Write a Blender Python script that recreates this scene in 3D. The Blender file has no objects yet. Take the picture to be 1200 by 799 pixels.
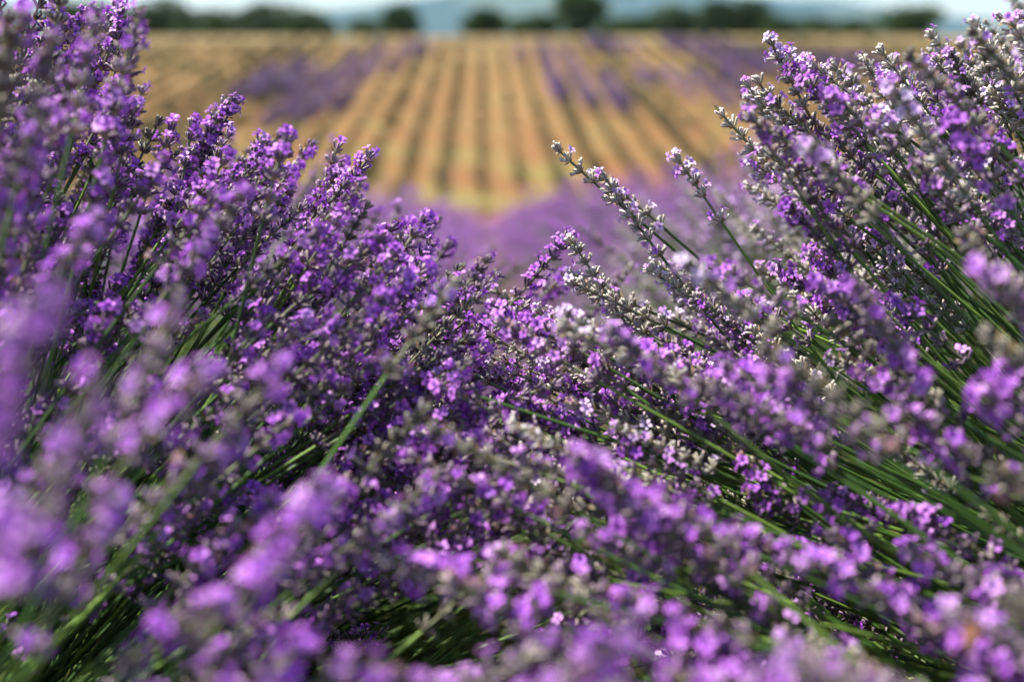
import bpy, math, random
import numpy as np
from mathutils import Vector, Matrix, Quaternion

R = math.radians
sc = bpy.context.scene
col = sc.collection
rng = random.Random(7)

# ------------------------------------------------------------------ camera
CAM_Z = 0.85
PITCH = 14.3
FPX = 1333.0                      # focal length in pixels of the 1200 px wide photograph
FOCUS = 0.90
cam_d = bpy.data.cameras.new("camera")
cam_d.sensor_width = 36.0
cam_d.lens = FPX / 1200.0 * 36.0
cam_d.clip_start = 0.02
cam_d.clip_end = 20000.0
cam_d.dof.use_dof = True
cam_d.dof.focus_distance = FOCUS
cam_d.dof.aperture_fstop = 2.5
cam = bpy.data.objects.new("camera", cam_d)
col.objects.link(cam)
cam.location = (0, 0, CAM_Z)
cam.rotation_euler = (R(90 - PITCH), 0, 0)
sc.camera = cam

# ------------------------------------------------------------------ light
SUN_EL, SUN_AZ = 60.0, 285.0      # azimuth clockwise from +Y (the view direction)
world = bpy.data.worlds.new("World")
sc.world = world
world.use_nodes = True
wn = world.node_tree.nodes
sky = wn.new("ShaderNodeTexSky")
sky.sky_type = 'NISHITA'
sky.sun_disc = False
sky.sun_elevation = R(SUN_EL)
sky.sun_rotation = R(SUN_AZ)
sky.dust_density = 0.8
sky.air_density = 1.0
world.node_tree.links.new(sky.outputs[0], wn["Background"].inputs[0])
wn["Background"].inputs[1].default_value = 0.09
sun_d = bpy.data.lights.new("sun", 'SUN')
sun_d.energy = 5.0
sun_d.angle = R(0.53)
sun_d.color = (1.0, 0.955, 0.88)
sun = bpy.data.objects.new("sun", sun_d)
col.objects.link(sun)
sdir = Vector((math.sin(R(SUN_AZ)) * math.cos(R(SUN_EL)), math.cos(R(SUN_AZ)) * math.cos(R(SUN_EL)), math.sin(R(SUN_EL))))
sun.rotation_euler = sdir.to_track_quat('Z', 'Y').to_euler()
sun.location = sdir * 30

sc.view_settings.view_transform = 'Standard'
sc.view_settings.look = 'None'
sc.view_settings.gamma = 1.0
sc.view_settings.exposure = 1.32
sc.cycles.use_denoising = True
sc.cycles.max_bounces = 5
sc.cycles.adaptive_threshold = 0.02
sc.cycles.diffuse_bounces = 2
sc.cycles.transmission_bounces = 4
sc.cycles.volume_bounces = 0
sc.cycles.caustics_reflective = False
sc.cycles.caustics_refractive = False

# ------------------------------------------------------------------ helpers
cp, sp = math.cos(R(PITCH)), math.sin(R(PITCH))
AX = Vector((1, 0, 0)); AU = Vector((0, sp, cp)); AF = Vector((0, cp, -sp))
CAM = Vector((0, 0, CAM_Z))

def pix(p):
    d = Vector(p) - CAM
    z = d.dot(AF)
    if z < 0.01:
        return (-9999, -9999, z)
    return (600 + FPX * d.dot(AX) / z, 399.5 - FPX * d.dot(AU) / z, z)

def at(u, v, depth):
    return CAM + AF * depth + AX * ((u - 600) / FPX * depth) + AU * ((399.5 - v) / FPX * depth)

def tag(o, label=None, cat=None, group=None, kind=None):
    if label: o["label"] = label
    if cat: o["category"] = cat
    if group: o["group"] = group
    if kind: o["kind"] = kind
    return o

def link(name, data, parent=None):
    o = bpy.data.objects.new(name, data)
    col.objects.link(o)
    if parent: o.parent = parent
    return o

class MB:
    """collects vertices, faces, material numbers and vertex colours"""
    def __init__(self):
        self.v = []; self.f = []; self.m = []; self.c = []; self.n = 0
    def add(self, V, F, colr, mi=0):
        V = np.asarray(V, float)
        C = np.asarray(colr, float)
        if C.ndim == 1: C = np.tile(C, (len(V), 1))
        self.v.append(V); self.c.append(C)
        n = self.n
        self.f.extend([tuple(i + n for i in f) for f in F])
        self.m.extend([mi] * len(F))
        self.n += len(V)
    def mesh(self, name, mats, smooth=True):
        me = bpy.data.meshes.new(name)
        V = np.concatenate(self.v)
        me.from_pydata(V.tolist(), [], self.f)
        for m in mats: me.materials.append(m)
        if len(mats) > 1:
            me.polygons.foreach_set("material_index", self.m)
        C = np.concatenate(self.c)
        C4 = np.ones((len(C), 4), np.float32); C4[:, :3] = np.clip(C, 0, 1)
        ca = me.color_attributes.new("Col", 'FLOAT_COLOR', 'POINT')
        ca.data.foreach_set("color", C4.ravel())
        me.polygons.foreach_set("use_smooth", [smooth] * len(me.polygons))
        me.update()
        return me

def frame(d, roll=0.0):
    """3x3 numpy matrix whose third column is d"""
    d = np.asarray(d, float); d = d / np.linalg.norm(d)
    a = np.array([0, 0, 1.0]) if abs(d[2]) < 0.9 else np.array([1.0, 0, 0])
    x = np.cross(a, d); x /= np.linalg.norm(x)
    y = np.cross(d, x)
    c, s = math.cos(roll), math.sin(roll)
    return np.stack([x * c + y * s, -x * s + y * c, d], 1)

def tube(mb, pts, rad, sides, colr, mi=0, cap=False):
    pts = np.asarray(pts, float); n = len(pts)
    V = []; 
    for i in range(n):
        t = pts[min(i + 1, n - 1)] - pts[max(i - 1, 0)]
        M = frame(t)
        r = rad[i] if hasattr(rad, '__len__') else rad
        for k in range(sides):
            a = 2 * math.pi * k / sides
            V.append(pts[i] + r * (M[:, 0] * math.cos(a) + M[:, 1] * math.sin(a)))
    F = []
    for i in range(n - 1):
        for k in range(sides):
            k2 = (k + 1) % sides
            F.append((i * sides + k, i * sides + k2, (i + 1) * sides + k2, (i + 1) * sides + k))
    if cap: F.append(tuple((n - 1) * sides + k for k in range(sides)))
    mb.add(V, F, colr, mi)

# ------------------------------------------------------------------ materials
def mat(name):
    m = bpy.data.materials.new(name); m.use_nodes = True
    nt = m.node_tree
    return m, nt.nodes, nt.links, nt.nodes["Principled BSDF"]

def petal_mat(name, rough, trans, vary=0.25, bright=1.0, spec=0.3):
    m, N, L, b = mat(name)
    ca = N.new("ShaderNodeVertexColor"); ca.layer_name = "Col"
    oi = N.new("ShaderNodeObjectInfo")
    hs = N.new("ShaderNodeHueSaturation")
    mr = N.new("ShaderNodeMapRange")
    mr.inputs[3].default_value = bright * (1 - vary); mr.inputs[4].default_value = bright * (1 + vary)
    L.new(oi.outputs["Random"], mr.inputs[0])
    L.new(mr.outputs[0], hs.inputs["Value"])
    L.new(ca.outputs[0], hs.inputs["Color"])
    L.new(hs.outputs[0], b.inputs["Base Color"])
    b.inputs["Roughness"].default_value = rough
    b.inputs["Specular IOR Level"].default_value = spec
    if trans > 0:
        t = N.new("ShaderNodeBsdfTranslucent"); L.new(hs.outputs[0], t.inputs[0])
        mx = N.new("ShaderNodeMixShader"); mx.inputs[0].default_value = trans
        L.new(b.outputs[0], mx.inputs[1]); L.new(t.outputs[0], mx.inputs[2])
        L.new(mx.outputs[0], N["Material Output"].inputs[0])
    return m

M_CALYX = petal_mat("calyx", 0.6, 0.12)
M_PETAL = petal_mat("petal", 0.55, 0.24, 0.18)
M_STEM = petal_mat("stem_green", 0.5, 0.0, 0.35)
M_LEAF = petal_mat("leaf", 0.55, 0.25, 0.2)
M_WOOD = petal_mat("wood", 0.85, 0.0, 0.2)
M_ROW = petal_mat("young_lavender", 0.8, 0.1, 0.15)
M_CROWN = petal_mat("tree_leaf", 0.6, 0.2, 0.2)

# ------------------------------------------------------------------ setting
ROWDX = -0.0263                   # the rows run very slightly to the left of the view direction
OPP0, OPPS = CAM_Z - 9.0, 0.106   # the rising field on the far side of the dip
CREST = 98.0

def smax(a, b, k):
    return 0.5 * (a + b + math.sqrt((a - b) ** 2 + k * k))

def ground_z(x, y):
    t = max(0.0, y - 0.9)
    near = -0.135 * (t * t / (t + 0.5)) + (0.03 if x < 0 else .07) * max(-3, min(x, 6))
    if y < 0: near += -0.02 * y
    opp = OPP0 + OPPS * y
    if y > CREST - 4:
        e = y - (CREST - 4)
        opp = OPP0 + OPPS * (CREST - 4) + OPPS * e - 0.0125 * e * e if e < 8 else None
        if opp is None:
            e2 = e - 8
            opp = OPP0 + OPPS * (CREST - 4) + OPPS * 8 - 0.8 - 55 * (1 - math.exp(-e2 * 0.094 / 55))
    if y > 20 and abs(x) > 60 : pass
    return smax(near, opp, 0.5) if y > 15 else near

def nonuni():
    xs = sorted(set([round(s * v, 3) for s in (-1, 1) for v in
         [0, .35, .7, 1.05, 1.4, 1.8, 2.3, 2.9, 3.6, 4.5, 6, 8, 11, 15, 20, 27, 36, 48, 65, 90, 130, 200, 320, 500, 900, 1600, 3000, 6000]]))
    ys = [-400, -150, -60, -25, -10, -5, -2.5, -1.2, -.5, 0, .4, .8, 1.2, 1.6, 2, 2.5, 3, 3.6, 4.3, 5, 6, 7, 8, 9.5, 11, 13, 15, 17, 20, 23,
          26, 29, 31, 32, 33, 34, 35, 36, 37, 38, 40, 44, 50, 58, 66, 74, 82, 90, 95, 99, 100, 101, 102, 103, 104, 105, 106, 107, 109, 112, 116, 121,
          128, 140, 160, 190, 240, 320, 450, 650, 1000, 1600, 2500, 4000, 6500]
    return xs, ys

def make_ground():
    xs, ys = nonuni()
    V = [(x, y, ground_z(x, y)) for y in ys for x in xs]
    nx = len(xs)
    F = [(j * nx + i, j * nx + i + 1, (j + 1) * nx + i + 1, (j + 1) * nx + i) for j in range(len(ys) - 1) for i in range(nx - 1)]
    me = bpy.data.meshes.new("ground"); me.from_pydata(V, [], F)
    me.polygons.foreach_set("use_smooth", [True] * len(F))
    m, N, L, b = mat("dry_soil")
    geo = N.new("ShaderNodeNewGeometry")
    def noise(scale, detail=5, rough=.6, vec=None):
        n = N.new("ShaderNodeTexNoise"); n.inputs["Scale"].default_value = scale
        n.inputs["Detail"].default_value = detail; n.inputs["Roughness"].default_value = rough
        L.new(vec or geo.outputs["Position"], n.inputs["Vector"]); return n
    def ramp(fac, stops):
        r = N.new("ShaderNodeValToRGB")
        e = r.color_ramp.elements
        e[0].position, e[0].color = stops[0][0], (*stops[0][1], 1)
        e[1].position, e[1].color = stops[1][0], (*stops[1][1], 1)
        for p, c in stops[2:]:
            k = e.new(p); k.color = (*c, 1)
        L.new(fac, r.inputs[0]); return r
    def mix(fac, a, c):
        mx = N.new("ShaderNodeMix"); mx.data_type = 'RGBA'
        L.new(fac, mx.inputs[0]); L.new(a, mx.inputs[6]); L.new(c, mx.inputs[7]); return mx.outputs[2]
    def maprange(v, a, bb, c=0., d=1.):
        r = N.new("ShaderNodeMapRange"); r.interpolation_type = 'SMOOTHSTEP'
        for i, q in enumerate((a, bb, c, d)): r.inputs[i + 1].default_value = q
        L.new(v, r.inputs[0]); return r.outputs[0]
    sep = N.new("ShaderNodeSeparateXYZ"); L.new(geo.outputs["Position"], sep.inputs[0])
    n1 = noise(0.35); n2 = noise(3.0); n3 = noise(40.0, 6, .7); n4 = noise(0.06, 3)
    soil = ramp(n2.outputs[0], [(.3, (.145, .062, .027)), (.7, (.24, .115, .045))])
    straw = ramp(n3.outputs[0], [(.3, (.165, .115, .045)), (.75, (.26, .185, .072))])
    green = ramp(n3.outputs[0], [(.3, (.12, .135, .035)), (.75, (.24, .24, .075))])
    # stony red earth low down, more straw higher up, weeds in the dip
    f_straw = N.new("ShaderNodeMath"); f_straw.operation = 'MULTIPLY_ADD'
    L.new(maprange(sep.outputs[1], 35, 85), f_straw.inputs[0]); f_straw.inputs[1].default_value = .50
    L.new(maprange(n1.outputs[0], .45, .65, 0., .45), f_straw.inputs[2])
    c = mix(f_straw.outputs[0], soil.outputs[0], straw.outputs[0])
    weeds = N.new("ShaderNodeMath"); weeds.operation = 'MULTIPLY'
    L.new(maprange(sep.outputs[1], 62, 34, 0.05, .6), weeds.inputs[0]); L.new(maprange(n1.outputs[0], .42, .6), weeds.inputs[1])
    c = mix(weeds.outputs[0], c, green.outputs[0])
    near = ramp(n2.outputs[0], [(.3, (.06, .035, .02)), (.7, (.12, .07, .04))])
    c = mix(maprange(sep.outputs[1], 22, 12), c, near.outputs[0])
    top = ramp(n4.outputs[0], [(.35, (.15, .105, .048)), (.65, (.21, .16, .075))])
    c = mix(maprange(sep.outputs[1], 84, 96), c, top.outputs[0])
    plain = ramp(n4.outputs[0], [(.35, (.06, .10, .03)), (.65, (.22, .20, .08))])
    c = mix(maprange(sep.outputs[1], 115, 200), c, plain.outputs[0])
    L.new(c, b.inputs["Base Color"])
    b.inputs["Roughness"].default_value = .95
    b.inputs["Specular IOR Level"].default_value = .1
    bp = N.new("ShaderNodeBump"); bp.inputs["Strength"].default_value = .6; bp.inputs["Distance"].default_value = .05
    L.new(n3.outputs[0], bp.inputs["Height"]); L.new(bp.outputs[0], b.inputs["Normal"])
    me.materials.append(m)
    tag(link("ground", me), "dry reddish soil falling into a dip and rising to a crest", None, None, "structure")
make_ground()

# far hills ------------------------------------------------------------
def make_hills():
    prof = [(-400, 18), (-100, 8), (60, 10), (140, 20), (230, 30), (330, 24), (400, 11), (470, 2), (560, -12), (660, -24), (760, -20),
            (830, -8), (880, 2), (940, 11), (990, 18), (1060, 26), (1150, 34), (1300, 24), (1600, 10), (2000, 30)]
    D0 = 4600.0
    pu = np.array([p[0] for p in prof], float); pv = np.array([p[1] for p in prof], float)
    r2 = random.Random(3)
    ph = [(r2.uniform(.0008, .012), r2.uniform(0, 6.28), r2.uniform(0, 6.28)) for _ in range(14)]
    nx, ny = 150, 40
    V = []
    for j in range(ny):
        y = 2600 + (6300 - 2600) * j / (ny - 1)
        for i in range(nx):
            x = -4600 + 9200 * i / (nx - 1)
            u = 600 + FPX * x / D0
            hv = (60 - np.interp(u, pu, pv)) / FPX * D0
            s = math.exp(-((y - D0) / (900 if y < D0 else 1500)) ** 2)
            h = sum(math.sin(x * k + a) * math.cos(y * k * 1.3 + bb) * (.6 / (1 + 250 * k)) for k, a, bb in ph)
            V.append((x, y, -62 + (hv + 62) * s * (1 + .10 * h) + 9 * h * s))
    F = [(j * nx + i, j * nx + i + 1, (j + 1) * nx + i + 1, (j + 1) * nx + i) for j in range(ny - 1) for i in range(nx - 1)]
    me = bpy.data.meshes.new("hills"); me.from_pydata(V, [], F)
    me.polygons.foreach_set("use_smooth", [True] * len(F))
    m, N, L, b = mat("wooded_hill")
    geo = N.new("ShaderNodeNewGeometry")
    n = N.new("ShaderNodeTexNoise"); n.inputs["Scale"].default_value = .004; n.inputs["Detail"].default_value = 6
    L.new(geo.outputs["Position"], n.inputs["Vector"])
    r = N.new("ShaderNodeValToRGB"); e = r.color_ramp.elements
    e[0].position, e[0].color = .44, (.02, .045, .03, 1); e[1].position, e[1].color = .72, (.10, .12, .07, 1)
    L.new(n.outputs[0], r.inputs[0]); L.new(r.outputs[0], b.inputs["Base Color"])
    b.inputs["Roughness"].default_value = 1.0
    me.materials.append(m)
    tag(link("hills", me), "long wooded mountain ridge fading blue behind the field", None, None, "structure")
make_hills()

# ------------------------------------------------------------------ lavender pieces
def calyx_t():
    sides = 6; V = []; 
    rings = [(0, .35), (.35, .95), (.8, 1.05), (1.0, .8)]
    for t, r in rings:
        for k in range(sides):
            a = 2 * math.pi * k / sides
            V.append((r * math.cos(a), r * math.sin(a), t))
    V.append((0, 0, .9))
    F = []
    for i in range(3):
        for k in range(sides):
            k2 = (k + 1) % sides
            F.append((i * 6 + k, i * 6 + k2, (i + 1) * 6 + k2, (i + 1) * 6 + k))
    for k in range(sides): F.append((18 + k, 18 + (k + 1) % 6, 24))
    return np.array(V), F
CAL_V, CAL_F = calyx_t()

def corolla_t():
    V = []; F = []; T = []
    for (z, r) in ((0, .5), (3.2, .95)):
        for k in range(4):
            a = math.pi / 2 * k + .78
            V.append((r * math.cos(a), r * math.sin(a), z)); T.append(0.1 if z == 0 else .35)
    for k in range(4): F.append((k, (k + 1) % 4, 4 + (k + 1) % 4, 4 + k))
    for az, tilt, ln, wd in ((62, 35, 4.4, 3.4), (118, 35, 4.4, 3.4), (200, 72, 3.4, 2.7), (270, 80, 3.8, 3.0), (340, 72, 3.4, 2.7)):
        o = np.array([math.cos(R(az)), math.sin(R(az)), 0]); s = np.array([-o[1], o[0], 0]); z = np.array([0, 0, 1.0])
        d1 = o * math.sin(R(tilt)) + z * math.cos(R(tilt)); d2 = o * math.sin(R(tilt + 30)) + z * math.cos(R(tilt + 30))
        b0 = o * .7 + z * 2.9; m0 = b0 + d1 * ln * .55; t0 = m0 + d2 * ln * .45
        n = len(V)
        for p, tt in ((b0 - s * .5, .35), (b0 + s * .5, .35), (m0 - s * wd * .5, .8), (m0 + s * wd * .5, .8), (t0 - s * wd * .28, 1.), (t0 + s * wd * .28, 1.)):
            V.append(p); T.append(tt)
        F += [(n, n + 1, n + 3, n + 2), (n + 2, n + 3, n + 5, n + 4)]
    return np.array(V, float), F, np.array(T)
COR_V, COR_F, COR_T = corolla_t()
TET_V = np.array([(1, 0, 0.5), (-.5, .87, .5), (-.5, -.87, .5), (0, 0, 0), (0, 0, 1.0)])
TET_F = [(0, 1, 3), (1, 2, 3), (2, 0, 3), (1, 0, 4), (2, 1, 4), (0, 2, 4)]

STYLE = {
    'violet': dict(lobe=[(.53, .15, .70), (.42, .10, .64), (.62, .23, .75), (.69, .34, .77)], thr=(.10, .025, .28), rib=(.42, .37, .27), dark=(.095, .040, .135), tip=(.20, .075, .29), p=(.12, .34), every=3),
    'lilac':  dict(lobe=[(.80, .55, .86), (.70, .37, .80), (.87, .71, .90), (.57, .21, .72)], thr=(.17, .06, .36), rib=(.72, .68, .48), dark=(.085, .052, .09), tip=(.24, .14, .26), p=(.05, .15), every=2, fs=.85),
    'faded':  dict(lobe=[(.46, .22, .70), (.40, .14, .66), (.30, .17, .10)], thr=(.12, .04, .25), rib=(.40, .38, .25), dark=(.055, .036, .05), tip=(.12, .08, .12), p=(.0, .05), every=3),
}

def spike_into(mb, r, style, M=np.eye(3), P=np.zeros(3), sc_=1.0, lod=0, length=None):
    st = STYLE[style]
    L_ = length or r.uniform(.060, .092)
    zs = []
    if r.random() < .6:
        zs.append(.002); z = r.uniform(.016, .026)
    else: z = .002
    gap = r.uniform(.0122, .0148)
    while z < L_ - .004:
        zs.append(z); z += gap * (1 - .38 * z / L_) * r.uniform(.9, 1.1)
    pf = r.uniform(*st['p'])
    top_bloom = r.random() < .4 and style != 'faded'
    bend = r.uniform(-.06, .06); bend2 = r.uniform(-.06, .06)
    def axis(zz): return np.array([bend * zz * zz / L_, bend2 * zz * zz / L_, zz])
    pts = [axis(t) for t in np.linspace(0, L_ - .004, 5 if lod == 0 else 2)]
    pts = [P + sc_ * (M @ p) for p in pts]
    tube(mb, pts, [.0011 * sc_] * (len(pts) - 1) + [.0007 * sc_], 5 if lod == 0 else 3, (.16, .17, .09), 0)
    nz = len(zs)
    for iz, zz in enumerate(zs):
        f = zz / L_
        nc = int(round((11.5 - 4.5 * f ** 2) * r.uniform(.85, 1.15)))
        if lod == 1: nc = max(4, int(nc * .5))
        if lod == 2: nc = 4
        ph = r.uniform(0, 6.28)
        whorl_p = pf * r.choice((.3, .8, 1.0, 1.4, 1.9))
        if top_bloom and iz >= nz - 2: whorl_p = .75
        pale = r.uniform(.75, 1.25)
        c0 = axis(zz)
        for k in range(nc):
            a = ph + 2 * math.pi * (k + r.uniform(-.35, .35)) / nc
            el = R(r.uniform(12, 64) + 16 * f)
            if iz == nz - 1: el = R(r.uniform(50, 85))
            d = np.array([math.cos(a) * math.cos(el), math.sin(a) * math.cos(el), math.sin(el)])
            Mk = frame(d, r.uniform(0, 6.28))
            ln = r.uniform(.0070, .0100) * (1 - .15 * f); rad = r.uniform(.00085, .00115)
            base = c0 + np.array([d[0], d[1], 0]) * .0012 + np.array([0, 0, r.uniform(-.0015, .0015)])
            if lod == 0:
                V = CAL_V * np.array([rad, rad, ln]); F = CAL_F
                C = np.zeros((25, 3))
                t = CAL_V[:, 2]
                for i in range(25):
                    rib = (i % st['every'] == 0) and i < 24
                    cc = np.array(st['rib'] if rib else st['dark']) * pale
                    if not rib: cc = cc * (1 - t[i] * .3) + np.array(st['tip']) * t[i] * .3
                    if t[i] < .2: cc = np.array((.20, .23, .09)) * pale
                    elif t[i] > .95 and rib: cc = np.minimum(cc * 1.35, .8)
                    C[i] = cc
                C[24] = np.array(st['dark']) * .8
            else:
                V = TET_V * np.array([rad * 1.35, rad * 1.35, ln]); F = TET_F
                cc = (np.array(st['rib']) * .45 + np.array(st['dark']) * .3 + np.array(st['tip']) * .25) * pale
                C = np.tile(cc * r.uniform(.6, 1.4), (5, 1))
            W = (V @ Mk.T + base) * sc_
            mb.add(W @ M.T + P, F, C, 0)
            if r.random() < whorl_p * (1, 1.5, 2.3)[lod]:
                tip = base + d * ln * .85
                s = r.uniform(.75, 1.15) * .001 * st.get('fs', 1)
                lc = np.array(r.choice(st['lobe'])) * r.uniform(.85, 1.15)
                if r.random() < .06: lc = np.array((.30, .17, .10)); s *= .7
                if lod == 0:
                    V = COR_V * s; V = V + np.array([[r.uniform(-.25, .25) * .001 for _ in range(3)] for _ in range(len(V))])
                    C = np.array(st['thr'])[None] * (1 - COR_T[:, None]) + lc[None] * COR_T[:, None]
                    up = frame(d, 0)
                    # the two-lobed lip stands on the upper side
                    yv = np.array([0, 0, 1.0]) - d * d[2]; yv /= (np.linalg.norm(yv) + 1e-9)
                    xv = np.cross(yv, d)
                    Mc = np.stack([xv, yv, d], 1)
                    F = COR_F
                else:
                    V = (TET_V - np.array([0, 0, .2])) * np.array([.0034, .0034, .0056]) * (1.0 if lod == 1 else 1.35)
                    C = np.tile(lc * r.uniform(.75, 1.1), (5, 1)); Mc = Mk; F = TET_F
                W = (V @ Mc.T + tip) * sc_
                mb.add(W @ M.T + P, F, C, 1)
        if lod == 0 and iz % 1 == 0:
            for s in (0, 1):      # two papery bracts under the whorl
                a = ph + math.pi * s
                o = np.array([math.cos(a), math.sin(a), 0]); q = np.array([-o[1], o[0], 0]); z_ = np.array([0, 0, 1.])
                b = c0 - z_ * .001
                V = np.array([b, b + o * .0035 - q * .0018 + z_ * .0005, b + o * .0035 + q * .0018 + z_ * .0005, b + o * .0062 + z_ * .003])
                mb.add((V * sc_) @ M.T + P, [(0, 1, 3), (0, 3, 2)], (.22, .15, .08), 0)

STEM_C = [(.09, .165, .022), (.12, .20, .034), (.055, .12, .018), (.19, .24, .06), (.045, .095, .02)]
def stem_curve(L_, bend, n=9):
    return [np.array([bend * L_ * (t * t - t * .0), 0, L_ * (t - .12 * bend * bend * t)]) for t in np.linspace(0, 1, n)]

def leaf(mb, r, base, d, ln, wd, c, curl=.25, mi=0):
    M = frame(d, r.uniform(0, 6.28))
    b = np.asarray(base, float); x = M[:, 0]; y = M[:, 1]; z = M[:, 2]
    m1 = b + z * ln * .35 + y * curl * ln * .08; m2 = b + z * ln * .75 + y * curl * ln * .3; t = b + z * ln * .97 + y * curl * ln * .55
    V = [b - x * wd * .25, b + x * wd * .25, m1 - x * wd * .5, m1 + x * wd * .5, m2 - x * wd * .38, m2 + x * wd * .38, t]
    mb.add(V, [(0, 1, 3, 2), (2, 3, 5, 4), (4, 5, 6)], c, mi)

r_ = random.Random(11)
SPIKES = {}
for stl in STYLE:
    SPIKES[stl] = []
    for i in range(14 if stl != 'faded' else 8):
        mb = MB(); spike_into(mb, r_, stl)
        SPIKES[stl].append(mb.mesh("flower_spike_" + stl, [M_CALYX, M_PETAL]))
STEMS = []
for L_ in (.36, .42, .48, .54, .60):
    for bend in (-.2, -.08, .06, .17):
        mb = MB(); c = np.array(r_.choice(STEM_C))
        pts = stem_curve(L_, bend)
        tube(mb, pts, np.linspace(.0018, .0012, 9), 5, c)
        for q in range(r_.choice((0, 1, 1, 2))):
            t = r_.uniform(.08, .45); k = int(t * 8); a = r_.uniform(0, 6.28)
            for s in (0, math.pi):
                d = np.array([math.cos(a + s) * .45, math.sin(a + s) * .45, .9])
                leaf(mb, r_, pts[k], d, r_.uniform(.025, .045), .0042, np.array((.15, .23, .06)) * r_.uniform(.8, 1.2), .3, 1)
        tang = Vector(pts[-1] - pts[-2]).normalized()
        STEMS.append((L_, bend, mb.mesh("flower_stem", [M_STEM, M_LEAF]), Vector(pts[-1]), tang))

def place_stalk(parent, root, tip, style, r, spike_scale=None, faded=.18):
    """a stem object with its flower spike as a child, root and spike top given in world space"""
    root = Vector(root); tip = Vector(tip)
    d = tip - root; tot = d.length; d.normalize()
    ss = spike_scale or r.uniform(.85, 1.2)
    sl = tot - .075 * ss
    L_, bend, me, end, tang = min(STEMS, key=lambda s: abs(s[0] - sl) + r.random() * .10)
    k = sl / end.length
    # turn the chord of the stem towards the tip; bend away from the plumb line
    q = d.to_track_quat('Z', 'Y')
    roll = Quaternion((0, 0, 1), r.uniform(0, 6.28))
    chord = end.normalized().rotation_difference(Vector((0, 0, 1)))
    rot = q @ roll @ chord
    o = link("flower_stem", me, parent)
    pl = parent.location
    o.matrix_local = Matrix.LocRotScale(root - pl, rot, Vector((k, k, k)))
    if r.random() < faded: style = 'faded'
    s = link("flower_spike", r.choice(SPIKES[style]), o)
    tq = tang.to_track_quat('Z', 'Y') @ Quaternion((0, 0, 1), r.uniform(0, 6.28))
    f = ss / k
    s.matrix_local = Matrix.LocRotScale(end - tang * .002, tq, Vector((f, f, f)))

def bulk_mesh(r, stalks, style, lod, name):
    """many stalks joined: stems and spikes"""
    ms = MB(); mf = MB()
    for root, tip in stalks:
        root = np.array(root); tip = np.array(tip); d = tip - root; L_ = np.linalg.norm(d); d = d / L_
        ss = r.uniform(.85, 1.2)
        off = frame(d, r.uniform(0, 6.28))[:, 0] * r.uniform(-.03, .03)
        sb = tip - d * .075 * ss
        pts = [root, (root + sb) / 2 + off, sb]
        tube(ms, pts, [.0019, .0016, .0013], 3, np.array(r.choice(STEM_C)) * r.uniform(.8, 1.2))
        spike_into(mf, r, style, frame(d, r.uniform(0, 6.28)), sb, ss, lod, .075)
    return ms.mesh(name + "_stems", [M_STEM]), mf.mesh(name + "_spikes", [M_CALYX, M_PETAL])

def foliage_mesh(r, n=1500, rad=.30, h=.36):
    mb = MB()
    for i in range(9):            # woody branches
        a = r.uniform(0, 6.28); t = r.uniform(.2, .9)
        p0 = np.array([r.uniform(-.05, .05), r.uniform(-.05, .05), -.05])
        p2 = np.array([math.cos(a) * rad * t * .8, math.sin(a) * rad * t * .8, h * r.uniform(.5, .8)])
        p1 = (p0 + p2) / 2 + np.array([0, 0, -.03])
        tube(mb, [p0, p1, p2], [.012, .008, .003], 5, (.13, .10, .075), 1)
    for i in range(n):
        a = r.uniform(0, 6.28); u = math.sqrt(r.random()); hh = r.random() ** .6
        x, y = math.cos(a) * u * rad, math.sin(a) * u * rad
        z = hh * h * (1 - .55 * u * u)
        d = np.array([math.cos(a) * (.25 + u * .8) + r.uniform(-.4, .4), math.sin(a) * (.25 + u * .8) + r.uniform(-.4, .4), .9 + r.uniform(-.3, .3)])
        g = r.random()
        c = np.array((.04, .065, .02)) * (1 - g) + np.array((.08, .105, .04)) * g
        leaf(mb, r, (x, y, z), d / np.linalg.norm(d), r.uniform(.03, .055), r.uniform(.003, .005), c * r.uniform(.7, 1.2), r.uniform(0, .6), 0)
    return mb.mesh("bush_foliage", [M_LEAF, M_WOOD])
FOL = [foliage_mesh(r_) for _ in range(3)]

def bare_stems_mesh(r, n=820):
    mb = MB()
    for i in range(n):
        a = r.uniform(0, 6.28); th = math.acos(1 - r.random() * .80)
        L_ = r.uniform(.25, .52)
        rr = .05 + .17 * math.sin(th) * r.uniform(.4, 1)
        p0 = np.array([math.cos(a) * rr, math.sin(a) * rr, r.uniform(.10, .25)])
        a2 = a + r.uniform(-.25, .25)
        d = np.array([math.cos(a2) * math.sin(th), math.sin(a2) * math.sin(th), math.cos(th)])
        p2 = p0 + d * L_; pm = (p0 + p2) / 2 + frame(d, r.uniform(0, 6.28))[:, 0] * r.uniform(-.015, .015)
        c = np.array(r.choice(STEM_C)) * r.uniform(.7, 1.25)
        if r.random() < .10: c = np.array((.24, .20, .09)) * r.uniform(.6, 1.1)
        tube(mb, [p0, pm, p2], [.0019, .0016, .0011], 3, c)
        if r.random() < .35:
            leaf(mb, r, pm, d + np.array([r.uniform(-.4, .4), r.uniform(-.4, .4), .2]), r.uniform(.03, .05), .0042, c * 1.25, .3)
    return mb.mesh("bush_bare_stems", [M_STEM])
BARE = [bare_stems_mesh(r_) for _ in range(3)]

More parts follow.
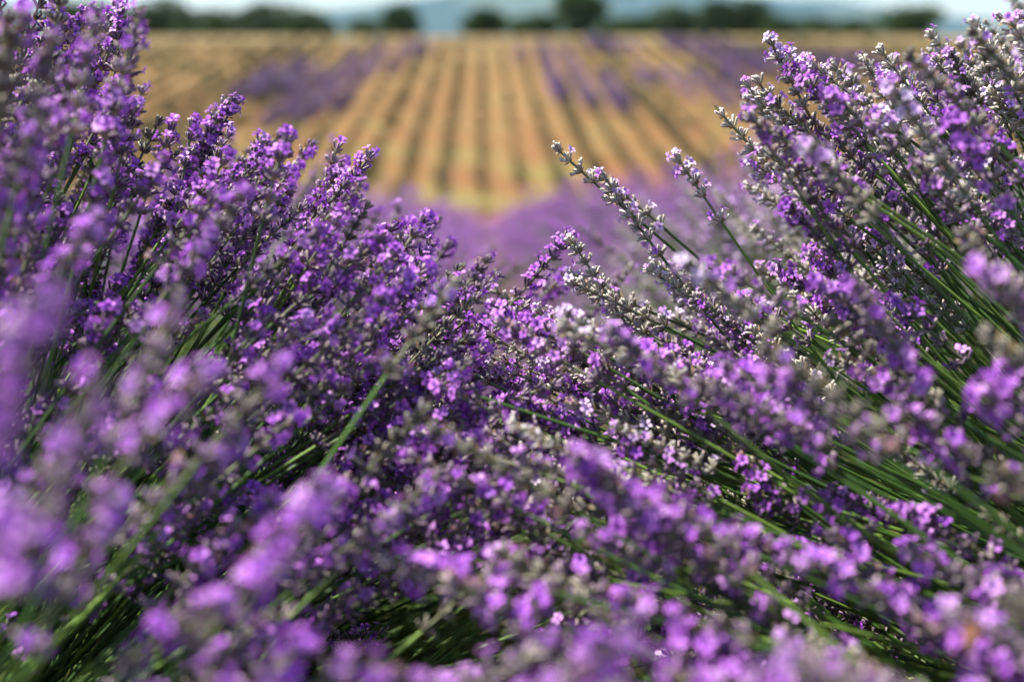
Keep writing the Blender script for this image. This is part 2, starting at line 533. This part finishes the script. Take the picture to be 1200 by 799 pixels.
# ------------------------------------------------------------------ the near bushes
# part of the picture through which the far field is seen: stalks keep out of it
OPEN = [(172, -400), (1095, -400), (1100, 25), (1030, 40), (985, 62), (930, 60), (885, 52), (822, 98), (800, 175), (770, 168), (640, 150), (606, 250), (560, 285),
        (520, 262), (470, 235), (440, 180), (425, 168), (345, 128), (318, 150), (255, 120), (205, 128), (178, 90), (165, 40)]
def inside(u, v, poly=OPEN):
    c = False; j = len(poly) - 1
    for i in range(len(poly)):
        xi, yi = poly[i]; xj, yj = poly[j]
        if (yi > v) != (yj > v) and u < (xj - xi) * (v - yi) / (yj - yi) + xi: c = not c
        j = i
    return c

# stretches where mostly bare stems show
CLEAR = [(596, 265), (625, 140), (800, 165), (890, 195), (872, 292), (800, 262), (735, 300), (700, 262), (650, 265), (640, 330), (600, 330)]
STEMMY_R = [(1010, 330), (1080, 200), (1300, 120), (1400, 720), (1060, 640), (900, 560), (860, 470)]
STEMMY_L = [(20, 640), (110, 400), (150, 330), (260, 300), (310, 420), (330, 520), (330, 680), (420, 830), (20, 900)]
def gen_stalks(B, n, r, mind, hmax=1.0, cap=300):
    out = []; seen = 0; tries = 0
    while seen < cap and tries < 6000:
        tries += 1
        a = r.uniform(0, 6.28)
        th = math.acos(1 - r.random() * .80)          # 0 .. 78 degrees from the plumb line
        rr = .03 + .22 * math.sin(th) * r.uniform(.5, 1.1)
        root = Vector((B[0] + math.cos(a) * rr, B[1] + math.sin(a) * rr, B[2] + r.uniform(.14, .27)))
        a2 = a + r.uniform(-.22, .22)
        d = Vector((math.cos(a2) * math.sin(th), math.sin(a2) * math.sin(th), math.cos(th)))
        L_ = r.uniform(.40, .66) * hmax
        tip = root + d * L_
        bad = False; soft = r.random()
        for t in (1.0, .93, .86, .78, .66, .5, .3):
            p = root.lerp(tip, t)
            if (p - CAM).length < mind: bad = True; break
            u, v, z = pix(p)
            if z > .05 and inside(u, v): bad = True; break
            if t > .45 and .05 < z < 1.4 and inside(u, v, CLEAR): bad = True; break
            if t > .75 and .05 < z < .64 and v < 540 - (.64 - z) * 100 and 130 < u < 1150 and soft > .06: bad = True; break
        if not bad and r.random() < .8:
            u, v, z = pix(root.lerp(tip, .93))
            bad = z > .05 and (inside(u, v, STEMMY_R) or inside(u, v, STEMMY_L))
        if not bad:
            u, v, z = pix(tip)
            vis = z > .1 and -60 < u < 1260 and -60 < v < 860
            if vis or len(out) - seen < n:
                out.append((root, tip)); seen += vis
    return out

NEAR = [  # x, y, style, stalk factor, minimum distance to the lens, label
    (-.56, .24, 'violet', 1.02, .25, "lavender bush with large soft deep violet spikes beside the darkest tangle of green stems"),
    (-.57, .58, 'violet', 1.04, .30, "lavender bush with soft violet spikes over sloping bare green stems next to the darkest tangle"),
    (-.58, .94, 'violet', 1.08, .30, "tall lavender bush with dense vivid violet spikes on steep dark green stems"),
    (-.58, 1.30, 'violet', 1.0, .30, "lavender bush with violet spikes leaning into the alley behind the tallest violet bush"),
    (-.59, 1.68, 'violet', .98, .30, "softly blurred violet lavender bush closing in on the narrow end of the alley"),
    (.76, .26, 'violet', 1.0, .28, "lavender bush with nearly flat fanned stems above a dry orange leaf"),
    (.77, .60, 'violet', 1.02, .30, "lavender bush with soft deep violet spikes on low fanned green stems opposite the darkest tangle"),
    (.78, .95, 'lilac', 1.08, .30, "lavender bush with pale lilac spikes on long bare arching green stems"),
    (.78, 1.32, 'lilac', 1.0, .30, "lavender bush with grey lilac spikes behind the long bare arching stems"),
    (.77, 1.70, 'lilac', .98, .30, "softly blurred lilac lavender bush facing the narrow end of the alley"),
]
HERO = {
    0: [((60, 400), (-60, 640), .36, .36), ((140, 470), (10, 700), .40, .40), ((25, 560), (-140, 760), .34, .34), ((170, 590), (20, 780), .48, .48)],
    1: [((350, 390), (180, 610), .56, .56), ((225, 350), (110, 560), .52, .52), ((250, 500), (60, 720), .58, .58), ((400, 620), (180, 800), .48, .48)],
    # tip pixel, pixel further down the stem, depth of the tip, depth further down, bush
    7: [((634, 156), (905, 402), .90, .93), ((824, 100), (912, 208), .90, .91), ((774, 170), (905, 335), .90, .92), ((694, 214), (850, 380), .88, .91),
        ((660, 278), (800, 470), .90, .93), ((1040, 40), (1130, 205), .90, .93), ((888, 52), (985, 190), .91, .93), ((873, 92), (985, 235), .89, .92),
        ((945, 62), (1040, 190), .93, .96), ((992, 64), (1080, 200), .94, .96), ((672, 318), (850, 470), .92, .94), ((700, 190), (860, 350), .95, 1.0),
        ((1060, 120), (1160, 270), .70, .74), ((940, 150), (1060, 300), .68, .72), ((800, 300), (960, 430), .66, .70),
        ((1112, 48), (1190, 190), .88, .90), ((1130, 5), (1200, 130), .86, .88), ((1150, 20), (1230, 150), .92, .95), ((1172, 90), (1270, 230), .87, .9)],
    2: [((434, 170), (330, 345), .90, .90), ((340, 126), (300, 290), .78, .78), ((297, 150), (240, 310), .86, .86), ((322, 362), (235, 520), .88, .86),
        ((240, 120), (190, 300), .92, .92), ((200, 130), (150, 300), .84, .84), ((165, 20), (110, 210), .72, .72), ((120, 0), (75, 200), .66, .66),
        ((90, 30), (50, 210), .74, .74), ((155, 60), (105, 250), .80, .80), ((400, 175), (310, 360), .98, .96), ((385, 200), (300, 380), .94, .94), ((60, 10), (20, 230), .62, .62)],
    3: [((578, 284), (440, 480), 1.0, .98), ((530, 262), (430, 440), 1.06, 1.04), ((488, 262), (390, 450), .98, .97), ((560, 330), (430, 500), .94, .93),
        ((470, 245), (400, 420), 1.2, 1.2), ((505, 300), (420, 470), .92, .92)],
}
CAP = [12, 24, 50, 150, 180, 12, 24, 50, 150, 180]
# the thick banks of spikes on either side and the lower heads in front: tips by pixel and depth, rooted in the bushes
BANK_L = [(-50, -40), (165, -10), (178, 92), (255, 125), (340, 135), (428, 178), (500, 250), (595, 292), (620, 350), (540, 440), (430, 520), (330, 380), (220, 340), (60, 360), (-50, 440)]
BANK_R = [(640, 290), (700, 330), (780, 270), (870, 300), (900, 195), (835, 112), (890, 62), (990, 66), (1110, 30), (1250, -40), (1250, 250), (1090, 300), (1010, 370), (890, 440), (780, 540), (600, 450), (590, 350)]
LOW = [(400, 600), (430, 480), (600, 430), (780, 520), (900, 540), (1080, 590), (1230, 600), (1230, 840), (280, 840), (280, 720)]
LEFTMID = [(150, 330), (330, 330), (420, 500), (330, 640), (200, 620), (150, 480)]
STEER = {i: [] for i in range(10)}
rs = random.Random(77)
def steer(poly, n, depth_fn, side):
    us = [p[0] for p in poly]; vs = [p[1] for p in poly]; k = 0
    while k < n:
        u = rs.uniform(min(us), max(us)); v = rs.uniform(min(vs), max(vs))
        if not inside(u, v, poly) or inside(u, v) or inside(u, v, CLEAR): continue
        d = depth_fn(u, v); tip = at(u, v, d)
        sd = side(u)
        bx = -.60 if sd < 0 else .79
        by = tip.y + rs.uniform(-.22, .16) - .05
        root = Vector((bx + rs.uniform(-.10, .10), by, ground_z(bx, by) + rs.uniform(.14, .30)))
        dr = root - tip
        if dr.length < .36: continue
        if dr.length > .74: root = tip + dr.normalized() * rs.uniform(.62, .74)
        ok = True
        for t in (.15, .3, .45):
            q = tip.lerp(root, t); w = pix(q)
            if inside(w[0], w[1]) or (w[2] < 1.4 and inside(w[0], w[1], CLEAR)): ok = False
        if not ok: continue
        ids = range(0, 5) if sd < 0 else range(5, 10)
        i = min(ids, key=lambda j: abs(NEAR[j][1] - by))
        if len(STEER[i]) > 250: 
            k += 1; continue
        STEER[i].append((root, tip)); k += 1
steer(BANK_L, 265, lambda u, v: rs.gauss(.93, .12) - max(0, 130 - u) * .0012, lambda u: -1)
steer(BANK_R, 205, lambda u, v: rs.gauss(.93, .11) - max(0, v - 330) * .0004, lambda u: 1)
steer(LOW, 78, lambda u, v: max(.46, .84 - (v - 460) / 340 * .33 + rs.uniform(-.07, .07)), lambda u: 1 if rs.random() < (u - 330) / 420 else -1)
steer([(430, 400), (620, 345), (700, 470), (600, 560), (430, 560)], 75, lambda u, v: rs.uniform(.76, 1.0), lambda u: 1 if rs.random() < (u - 400) / 300 else -1)
steer([(880, 430), (1010, 360), (1230, 270), (1240, 640), (1080, 610), (900, 570)], 24, lambda u, v: rs.uniform(.56, .86), lambda u: 1)
steer([(-20, 430), (150, 340), (330, 420), (430, 600), (300, 840), (-20, 840)], 14, lambda u, v: rs.uniform(.46, .82), lambda u: -1)
steer([(420, 520), (700, 470), (820, 560), (640, 660), (420, 640)], 34, lambda u, v: rs.uniform(.58, .84), lambda u: 1 if rs.random() < (u - 350) / 350 else -1)
steer(LEFTMID, 16, lambda u, v: rs.uniform(.62, .9), lambda u: -1)
for i, (x, y, style, hm, mind, label) in enumerate(NEAR):
    rb = random.Random(100 + i)
    z = ground_z(x, y)
    root = link("lavender_bush", None)
    root.location = (x, y, z)
    tag(root, label, "lavender bush", "lavender bushes flanking the alley")
    st = gen_stalks((x, y, z), 220, rb, max(mind, .42), hm, CAP[i])
    vis = []; rest = []
    for s in st:
        u, v, d = pix(s[1])
        (vis if d > .1 and -60 < u < 1260 and -60 < v < 860 else rest).append((d, s))
    vis.sort(key=lambda q: q[0])
    heroes = HERO.get(i, [])
    keep = max(0, 300 - len(heroes) - len(STEER[i]))
    rest += vis[keep:]; vis = vis[:keep]
    for tp, pp, d0, d1 in heroes:
        a = at(*tp, d0); b = at(*pp, d1)
        dr = (b - a).normalized()
        place_stalk(root, a + dr * rb.uniform(.50, .58), a, style, rb, 1.05, 0)
    for s in STEER[i]: place_stalk(root, s[0], s[1], style, rb, None, .14 if i in (0, 1, 5, 6) else .12)
    for d, s in vis: place_stalk(root, s[0], s[1], style, rb)
    loc = np.array(root.location)
    if rest:
        ms, mf = bulk_mesh(rb, [(np.array(s[0]) - loc, np.array(s[1]) - loc) for d, s in rest], style, 2, "bush")
        tag(link("stems", ms, root), kind="stuff"); tag(link("flower_spikes", mf, root), kind="stuff")
    f = link("foliage", FOL[i % 3], root); tag(f, kind="stuff"); f.rotation_euler.z = rb.uniform(0, 6.28)
    f = link("bare_stems", BARE[i % 3], root); tag(f, kind="stuff"); f.rotation_euler.z = rb.uniform(0, 6.28)

# ------------------------------------------------------------------ bushes further down the rows
FAR = {}
for stl in ('violet', 'lilac'):
    FAR[stl] = []
    for i in range(2):
        rb = random.Random(50 + i)
        stk = []
        for k in range(260):
            a = rb.uniform(0, 6.28); th = math.acos(1 - rb.random() * .75)
            rr = .03 + .22 * math.sin(th) * rb.uniform(.5, 1.1)
            p = np.array([math.cos(a) * rr, math.sin(a) * rr, rb.uniform(.14, .27)])
            stk.append((p, p + rb.uniform(.42, .58) * np.array([math.cos(a) * math.sin(th), math.sin(a) * math.sin(th), math.cos(th)])))
        FAR[stl].append(bulk_mesh(rb, stk, stl, 2, "far_bush"))
rf = random.Random(5)
def far_bush(x, y, style, label, group):
    root = link("lavender_bush", None)
    root.location = (x, y, ground_z(x, y)); root.rotation_euler.z = rf.uniform(0, 6.28)
    s = rf.uniform(.88, 1.1); root.scale = (s, s, s)
    tag(root, label, "lavender bush", group)
    ms, mf = rf.choice(FAR[style])
    tag(link("stems", ms, root), kind="stuff"); tag(link("flower_spikes", mf, root), kind="stuff")
    tag(link("foliage", rf.choice(FOL), root), kind="stuff")
ROWX = [-4.7, -3.35, -1.98, -.60, .78, 2.15, 3.5, 4.87, 6.24]
for ri, rx in enumerate(ROWX):
    adj = ri in (3, 4)
    y = 2.06 if adj else 1.2 + abs(rx) * .9
    while y < 13.5:
        left = rx < 0
        style = 'violet' if (left or y > 2.5) else 'lilac'
        k = (3 - ri) if left else (ri - 4)
        side = "deep violet side" if left else "pale lilac side"
        which = ["row bordering the alley", "second row out from the alley", "third row out from the alley", "fourth row out from the alley", "fifth row out from the alley"][k]
        far_bush(rx + ROWDX * y + rf.uniform(-.05, .05), y, style, "blurred lavender bush in the %s, %s" % (which, side), "bushes of the %s, %s" % (which, side))
        y += rf.uniform(.52, .62)

# ------------------------------------------------------------------ weeds and leafy side shoots on the alley floor
def alley_weeds():
    r = random.Random(91); mb = MB()
    for k in range(9000):
        x = r.uniform(-.55, .72); y = r.uniform(-.1, 2.6)
        th = r.uniform(0, .9); a = r.uniform(0, 6.28)
        d = np.array([math.cos(a) * math.sin(th), math.sin(a) * math.sin(th), math.cos(th)])
        c = np.array(r.choice([(.05, .10, .02), (.07, .13, .025), (.04, .075, .02), (.12, .14, .04)])) * r.uniform(.7, 1.2)
        leaf(mb, r, (x, y, ground_z(x, y) - .01), d, r.uniform(.10, .34), r.uniform(.003, .006), c, r.uniform(.2, 1.0))
    tag(link("alley_weeds", mb.mesh("alley_weeds", [M_LEAF])), "dark green grassy weeds covering the soil between the two lavender banks", "weeds", None, "stuff")
alley_weeds()

# ------------------------------------------------------------------ dry leaf in the stems
def dry_leaf():
    mb = MB(); n = 7
    V = []; F = []
    for j in range(n):
        t = j / (n - 1); w = .011 * math.sin(math.pi * (.08 + .9 * t)) ** .7
        for k in range(5):
            s = (k - 2) / 2
            V.append((w * s, .034 * (t - .5), .008 * abs(s) ** 1.6 + .006 * math.sin(3 * t + s)))
    for j in range(n - 1):
        for k in range(4): F.append((j * 5 + k, j * 5 + k + 1, j * 5 + k + 6, j * 5 + k + 5))
    mb.add(V, F, (.16, .06, .028))
    m = mb.mesh("dry_leaf", [M_LEAF])
    o = link("dry_leaf", m); o.location = at(1142, 748, .50); o.scale = (.36, .36, .36); o.rotation_euler = (R(35), R(-20), R(-50))
    sol = o.modifiers.new("thickness", 'SOLIDIFY'); sol.thickness = .0006
    tag(o, "curled orange brown dry leaf caught among the lavender stems", "leaf")
dry_leaf()

# ------------------------------------------------------------------ the young rows on the rising field
def row_mesh(r, y0, y1, bloom=False):
    mb = MB(); y = y0
    while y < y1:
        s = r.choice((.55, .8, 1.0, 1.2, 1.5)) * r.uniform(.85, 1.15) * (1.45 if bloom else 1); xo = r.gauss(0, .07)
        if not bloom and r.random() < .09: y += r.uniform(.3, 1.6); continue
        g = r.random()
        base = np.array((.19, .145, .080)) * (1 - g) + np.array((.17, .165, .070)) * g
        for k in range(20 if not bloom else 30):
            a = r.uniform(0, 6.28); th = r.uniform(.05, 1.0)
            d = np.array([math.cos(a) * math.sin(th), math.sin(a) * math.sin(th), math.cos(th)])
            b = np.array([xo + r.uniform(-.07, .07), y + r.uniform(-.12, .12), -.02])
            ln = r.uniform(.22, .38) * s
            c = base * r.uniform(.7, 1.3)
            if bloom: c = np.array(r.choice([(.26, .15, .34), (.31, .18, .40), (.22, .13, .28), (.19, .15, .10), (.17, .15, .08)]))
            leaf(mb, r, b, d, ln, .10 * s, c, .5)
        y += r.uniform(.26, .36)
    return mb
Y0R, Y1R = 36.0, 90.0
rr_ = random.Random(21)
def shear(me):                    # lay a row along the slope
    return me
ROWM = [row_mesh(rr_, 0, Y1R - Y0R).mesh("young_row", [M_ROW], False) for _ in range(5)]
BLOOMM = {n: row_mesh(rr_, 0, n, True).mesh("bloom_stretch", [M_ROW], False) for n in (7, 12, 18)}
SP = 1.40
slope_rot = math.atan(OPPS)
BLOOM = [((335, 98), 12), ((320, 104), 7), ((380, 122), 12), ((368, 128), 7), ((458, 70), 18), ((440, 82), 12), ((640, 72), 12), ((682, 108), 12), ((690, 118), 7), ((828, 60), 18),
         ((848, 70), 18), ((808, 52), 18), ((795, 100), 12), ((820, 108), 12), ((1100, 105), 12), ((1140, 110), 12), ((1060, 98), 12), ((1170, 118), 12), ((975, 80), 7), ((720, 48), 7)]
blooms = {}
for (u, v), n in BLOOM:
    d = AF + AX * ((u - 600) / FPX) + AU * ((399.5 - v) / FPX)
    t = (OPP0 - CAM_Z) / (d.z - OPPS * d.y)
    x, y = d.x * t, d.y * t
    i = round((x - ROWDX * y) / SP)
    blooms.setdefault(i, []).append((y, n))
    blooms.setdefault(i + (1 if x > 0 else -1), []).append((y - n * .12, n))
    blooms.setdefault(i - (1 if x > 0 else -1), []).append((y + n * .2, 7))
PLACE = ["near the crest", "halfway up the slope", "low on the slope"]
for i in range(-40, 41):
    x0 = i * SP + ROWDX * Y0R
    o = link("lavender_row", rr_.choice(ROWM))
    z0 = OPP0 + OPPS * Y0R
    o.location = (x0, Y0R, z0)
    o.rotation_euler = (slope_rot, 0, math.atan(-ROWDX) + rr_.gauss(0, .0012))
    q = rr_.uniform(.7, 1.35); o.scale = (q, 1, q * rr_.uniform(.85, 1.15))
    if i in blooms:
        tag(o, "row of young lavender on the far slope with a violet flowering stretch", "lavender row", "far rows with a flowering stretch")
        for y, n in blooms[i]:
            b = link("flowering_stretch", BLOOMM[n], o)
            b.location = (0, max(0.5, min((y - Y0R - n / 2) * 1.0056, Y1R - Y0R - n)), .02)
    else:
        tag(o, "low grey green row of young lavender plants without flowers on the far slope", "lavender row", "flowerless rows on the far slope")

# ------------------------------------------------------------------ trees on the crest
def crown_mesh(r, w, h, n):
    mb = MB()
    cl = []
    for k in range(11):
        a = r.uniform(0, 6.28); q = r.uniform(.1, .75)
        cl.append((np.array([math.cos(a) * q * w * .38, math.sin(a) * q * w * .38, h * r.uniform(.22, .78)]), r.uniform(.18, .30) * w))
    cl.append((np.array([0, 0, h * .62]), .3 * w))
    for k in range(n):
        c, rad = r.choice(cl)
        d = np.array([r.gauss(0, 1) for _ in range(3)]); d /= np.linalg.norm(d)
        p = c + d * rad * r.uniform(.65, 1.05) * np.array([1, 1, h / w * 1.0 if h < w else .9])
        if p[2] < .05 * h: p[2] = r.uniform(.05, .2) * h
        g = r.random()
        cc = np.array((.018, .042, .012)) * (1 - g) + np.array((.065, .11, .025)) * g
        leaf(mb, r, p, d + np.array([r.uniform(-.6, .6) for _ in range(3)]), r.uniform(.25, .5), r.uniform(.18, .30), cc, .4)
    return mb.mesh("tree_crown", [M_CROWN], False)
def trunk_mesh(r, w, h):
    mb = MB()
    tube(mb, [(0, 0, -.4), (.05, 0, h * .2), (.02, .06, h * .45), (0, 0, h * .65)], [.20, .15, .11, .05], 7, (.09, .07, .05))
    for k in range(6):
        a = r.uniform(0, 6.28); zb = h * r.uniform(.15, .4)
        e = np.array([math.cos(a) * w * .3, math.sin(a) * w * .3, h * r.uniform(.5, .75)])
        b = np.array([.03, .02, zb]); tube(mb, [b, (b + e) / 2 + np.array([0, 0, -.1]), e], [.09, .06, .02], 5, (.09, .07, .05))
    return mb.mesh("tree_trunk", [M_WOOD])
TREES = [  # centre pixel, top pixel, width in pixels, distance, label
    (110, 8, 60, 104, "dark rounded tree on the crest partly hidden by violet spikes"),
    (200, 3, 82, 104, "broad dark round tree standing alone at the wooded end of the crest"),
    (268, 12, 72, 106, "first dark tree of the close clump on the crest beside the broad round tree"),
    (318, 9, 84, 108, "tallest middle tree of the close dark clump on the crest"),
    (366, 13, 64, 105, "end tree of the close dark clump facing the blue mountain slope"),
    (475, 9, 40, 103, "small round green tree standing alone on the crest before the pale blue mountain"),
    (572, 12, 44, 103, "small bushy olive green tree on the crest between two lone trees"),
    (676, -6, 66, 107, "tallest dark green round tree on the crest above the middle rows"),
    (782, 11, 50, 104, "lighter green tree starting the long hedge-like group on the crest"),
    (826, 4, 56, 107, "dark middle tree of the long hedge-like group on the crest"),
    (866, 4, 48, 106, "dark end tree of the long hedge-like group on the crest"),
    (1050, 11, 60, 105, "low dark tree alone on the crest near the lilac spikes"),
]
SHRUBS = [(432, 27, 44), (612, 24, 40), (640, 22, 46), (720, 23, 36), (748, 20, 40), (905, 22, 44), (945, 23, 44), (985, 25, 40), (235, 27, 40)]
rt = random.Random(31)
def ground_line(u, dist):
    return (u - 600) / FPX * dist * 1.0, dist
for (u, v, w, dist, label) in TREES:
    x = (u - 600) / FPX * dist; zg = ground_z(x, dist)
    top = CAM_Z + (60 - v) / FPX * dist
    W = w / FPX * dist; H = max(2.0, top - zg)
    o = link("tree", None); o.location = (x, dist, zg)
    tag(o, label, "tree", "trees along the crest")
    link("trunk", trunk_mesh(rt, W, H), o)
    link("crown", crown_mesh(rt, W * 1.4, H, 2600), o)
for (u, v, w) in SHRUBS:
    dist = rt.uniform(98, 103)
    x = (u - 600) / FPX * dist; zg = ground_z(x, dist)
    top = CAM_Z + (60 - v) / FPX * dist; W = w / FPX * dist; H = max(1.0, top - zg)
    o = link("shrub", None); o.location = (x, dist, zg)
    tag(o, "low green shrub growing between the taller trees on the crest", "shrub", "low shrubs along the crest")
    link("trunk", trunk_mesh(rt, W, H * .8), o)
    link("crown", crown_mesh(rt, W * 1.35, H, 800), o)

# ------------------------------------------------------------------ haze
def make_haze():
    x0, x1, y0, y1, z0, z1 = -6300, 6300, -420, 6700, -75, 420
    V = [(x, y, z) for z in (z0, z1) for y in (y0, y1) for x in (x0, x1)]
    F = [(0, 2, 3, 1), (4, 5, 7, 6), (0, 1, 5, 4), (2, 6, 7, 3), (0, 4, 6, 2), (1, 3, 7, 5)]
    me = bpy.data.meshes.new("haze"); me.from_pydata(V, [], F)
    m = bpy.data.materials.new("haze"); m.use_nodes = True
    N = m.node_tree.nodes; N.clear()
    out = N.new("ShaderNodeOutputMaterial"); pv = N.new("ShaderNodeVolumePrincipled")
    pv.inputs["Color"].default_value = (.32, .64, 1.0, 1); pv.inputs["Density"].default_value = 6e-5
    m.node_tree.links.new(pv.outputs[0], out.inputs["Volume"])
    me.materials.append(m)
    tag(link("haze", me), "thin blue summer haze filling the air over the valley", None, None, "stuff")
make_haze()
